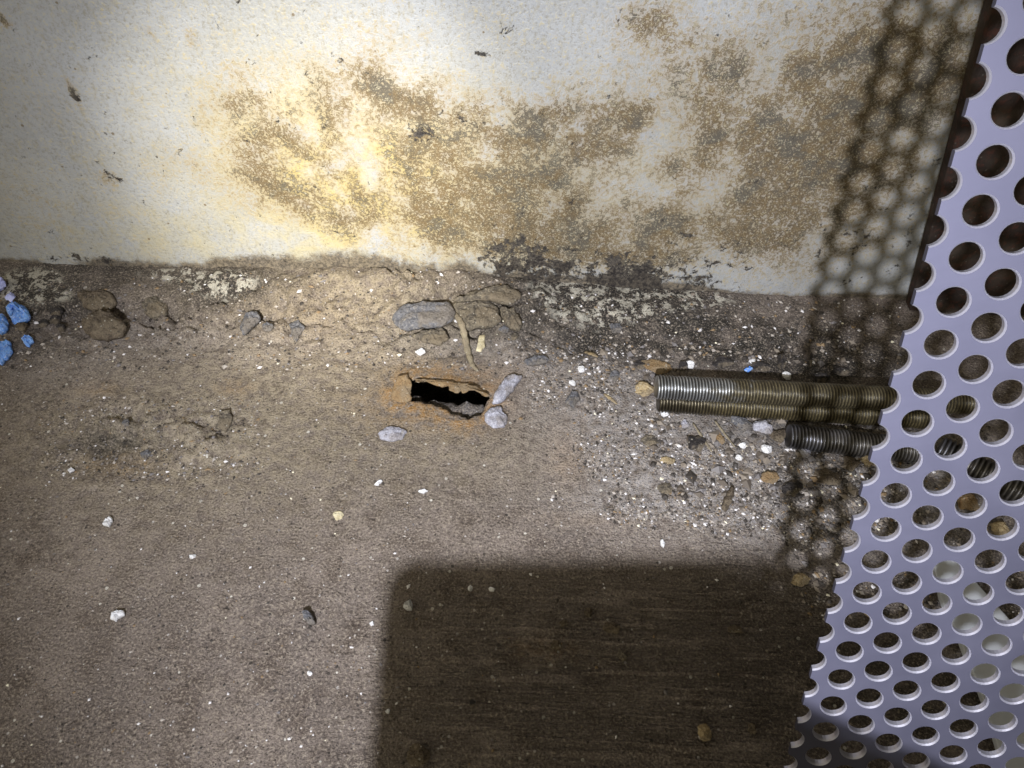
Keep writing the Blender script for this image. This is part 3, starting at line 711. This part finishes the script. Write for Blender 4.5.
# ------------------------------------------------------------------ loose grit: far too many grains to count
def build_grit():
    r = np.random.default_rng(5)
    pts = []
    zones = [(530, 900, 365, 560, 15000, .00028, .0009), (520, 640, 345, 420, 900, .0004, .0011), (0, 520, 285, 370, 1500, .0004, .0012), (520, 900, 300, 372, 1200, .0004, .0013), (800, 1023, 400, 620, 2200, .0004, .0014), (650, 870, 405, 500, 420, .0009, .0026), (600, 860, 340, 380, 160, .0009, .0024), (0, 420, 370, 768, 1500, .00025, .0006), (40, 260, 400, 480, 900, .0003, .0009), (400, 800, 560, 768, 200, .0003, .0008)]
    for x0, x1, y0, y1, n, a, b in zones:
        for _ in range(n):
            pts.append((r.uniform(x0, x1), r.uniform(y0, y1), a*(b/a)**(r.random()**2.0), 0))
    pts = np.array(pts)
    rays = ((pts[:, 0]-512)/F)[:, None]*CX + ((pts[:, 1]-384)/F)[:, None]*CY + CZ
    P = CAM + rays*(-H/rays[:, 2])[:, None]
    keep = P[:, 1] < WY-.001
    g = np.clip(field(P[:, 0], P[:, 1], GRIT), 0, 1); cr = np.clip(field(P[:, 0], P[:, 1], CRUST), 0, 1)
    inz = (pts[:, 1] > 365) & (pts[:, 0] > 520) & (pts[:, 1] < 562)
    g = g*np.clip(1+1.6*fbm(P[:, 0], P[:, 1], 70, 3, 95), .2, 2)
    keep &= (~inz) | (r.random(len(P)) < sst(.30, .95, g))
    keep &= hole_sd(P[:, 0], P[:, 1]) > .0015
    P = P[keep]; S = pts[keep, 2]
    Z = hz(P[:, 0], P[:, 1])
    base = np.array([(1, 0, 0), (-1, 0, 0), (0, 1, 0), (0, -1, 0), (0, 0, 1), (0, 0, -1)], float)
    fc = np.array([(0, 2, 4), (2, 1, 4), (1, 3, 4), (3, 0, 4), (2, 0, 5), (1, 2, 5), (3, 1, 5), (0, 3, 5)])
    n = len(P)
    sc = S[:, None, None]*r.uniform(.5, 1.25, (n, 6, 1))
    an = r.uniform(0, 6.28, n); c, s = np.cos(an), np.sin(an)
    el = r.uniform(.6, 1.6, n); fl_ = r.uniform(.45, .9, n)
    v = base[None]*sc
    vx, vy, vz = v[..., 0]*el[:, None], v[..., 1], v[..., 2]*fl_[:, None]
    X = vx*c[:, None]-vy*s[:, None]; Y = vx*s[:, None]+vy*c[:, None]
    V = np.stack([X+P[:, 0:1], Y+P[:, 1:2], vz+(Z+S*.25)[:, None]], -1).reshape(-1, 3)
    Fc = (fc[None]+(np.arange(n)*6)[:, None, None]).reshape(-1, 3)
    me = mesh_np('loose_grit', V, Fc.tolist(), smooth=False)
    attr(me, 'tone', np.repeat(np.where(S > .0012, r.random(n)*.74, r.random(n)), 6))
    tag(link('loose_grit', me, M['grit']), 'loose grey and rusty grit scattered over the floor and heaped by the rods', 'grit', kind='stuff')
build_grit()

LC = np.array([-.115, .25, -.55]); LC2 = LC + np.array([.06, 0, 0]); LP2 = c2w(LC2); LP = c2w(LC)          # where the hand torch is held
# ------------------------------------------------------------------ unseen plate added to keep the torch light off the lower right
def build_light_blocker():
    z = .15; n = 8
    T = on_z(388, 560); d = (T-CAM)/H; T = np.array([d@CX, d@CY, d@CZ]); q = LC+(z-LC[2])/(T[2]-LC[2])*(T-LC)
    cx, cy = q[0], q[1]; rr = .018
    out = []
    for k_ in range(n+1):
        a = math.pi + math.pi/2*k_/n
        out.append((cx+rr+rr*math.cos(a), cy+rr+rr*math.sin(a)))
    out += [(.09, cy), (.60, cy+.22), (.60, cy+.32), (cx, cy+.32)]
    P = [c2w(np.array([x, y, z])) for x, y in out]
    o = slab_from(P, -H*.012*CZ, 'light_blocker_1', M['light_blocker'], bev=.0005)
    tag(o, None, None, kind='structure')
build_light_blocker()

# ------------------------------------------------------------------ light
def spot(name, loc, target, energy, col, size, blend, radius):
    l = bpy.data.lights.new(name, 'SPOT'); l.energy = energy; l.color = col; l.spot_size = math.radians(size); l.spot_blend = blend; l.shadow_soft_size = radius
    o = bpy.data.objects.new(name, l); COL.objects.link(o); o.location = loc
    o.rotation_euler = Vector(np.array(target)-np.array(loc)).to_track_quat('-Z', 'Y').to_euler()
    return o
spot('torch_spill', LP, on_wall(540, 325), 13.6, (.89, .93, 1.0), 68, 1.0, .0028)
spot('torch_spill', LP2, on_wall(540, 325), 1.7, (.89, .93, 1.0), 69, 1.0, .0030)
spot('torch_beam', LP, on_wall(325, 185), 18, (1.0, .96, .82), 25, 1.0, .0036)
w = bpy.data.worlds.new('World'); bpy.context.scene.world = w; w.use_nodes = True
wn = w.node_tree.nodes; wl = w.node_tree.links; bg = wn['Background']
tcw = wn.new('ShaderNodeTexCoord'); dp = wn.new('ShaderNodeVectorMath'); dp.operation = 'DOT_PRODUCT'
wl.new(tcw.outputs['Generated'], dp.inputs[0]); dp.inputs[1].default_value = Vector((-.55, -.62, .55)).normalized()
mr = wn.new('ShaderNodeMapRange'); mr.interpolation_type = 'SMOOTHSTEP'; wl.new(dp.outputs['Value'], mr.inputs[0])
mr.inputs[1].default_value = .45; mr.inputs[2].default_value = 1.0; mr.inputs[3].default_value = .06; mr.inputs[4].default_value = .95
wl.new(mr.outputs[0], bg.inputs[1]); bg.inputs[0].default_value = (1.0, .92, .68, 1)

# ------------------------------------------------------------------ camera
cam = bpy.data.cameras.new('Camera'); co = bpy.data.objects.new('Camera', cam); COL.objects.link(co)
Rm = Matrix((( CX[0], -CY[0], -CZ[0]), (CX[1], -CY[1], -CZ[1]), (CX[2], -CY[2], -CZ[2])))
co.matrix_world = Matrix.Translation(Vector(CAM)) @ Rm.to_4x4()
cam.sensor_fit = 'HORIZONTAL'; cam.sensor_width = 36; cam.lens = F/1024*36; cam.clip_start = .005; cam.clip_end = 20
sc = bpy.context.scene; sc.camera = co
sc.view_settings.view_transform = 'Standard'; sc.view_settings.look = 'None'; sc.view_settings.gamma = 1; sc.view_settings.exposure = 0
sc.view_settings.use_curve_mapping = False
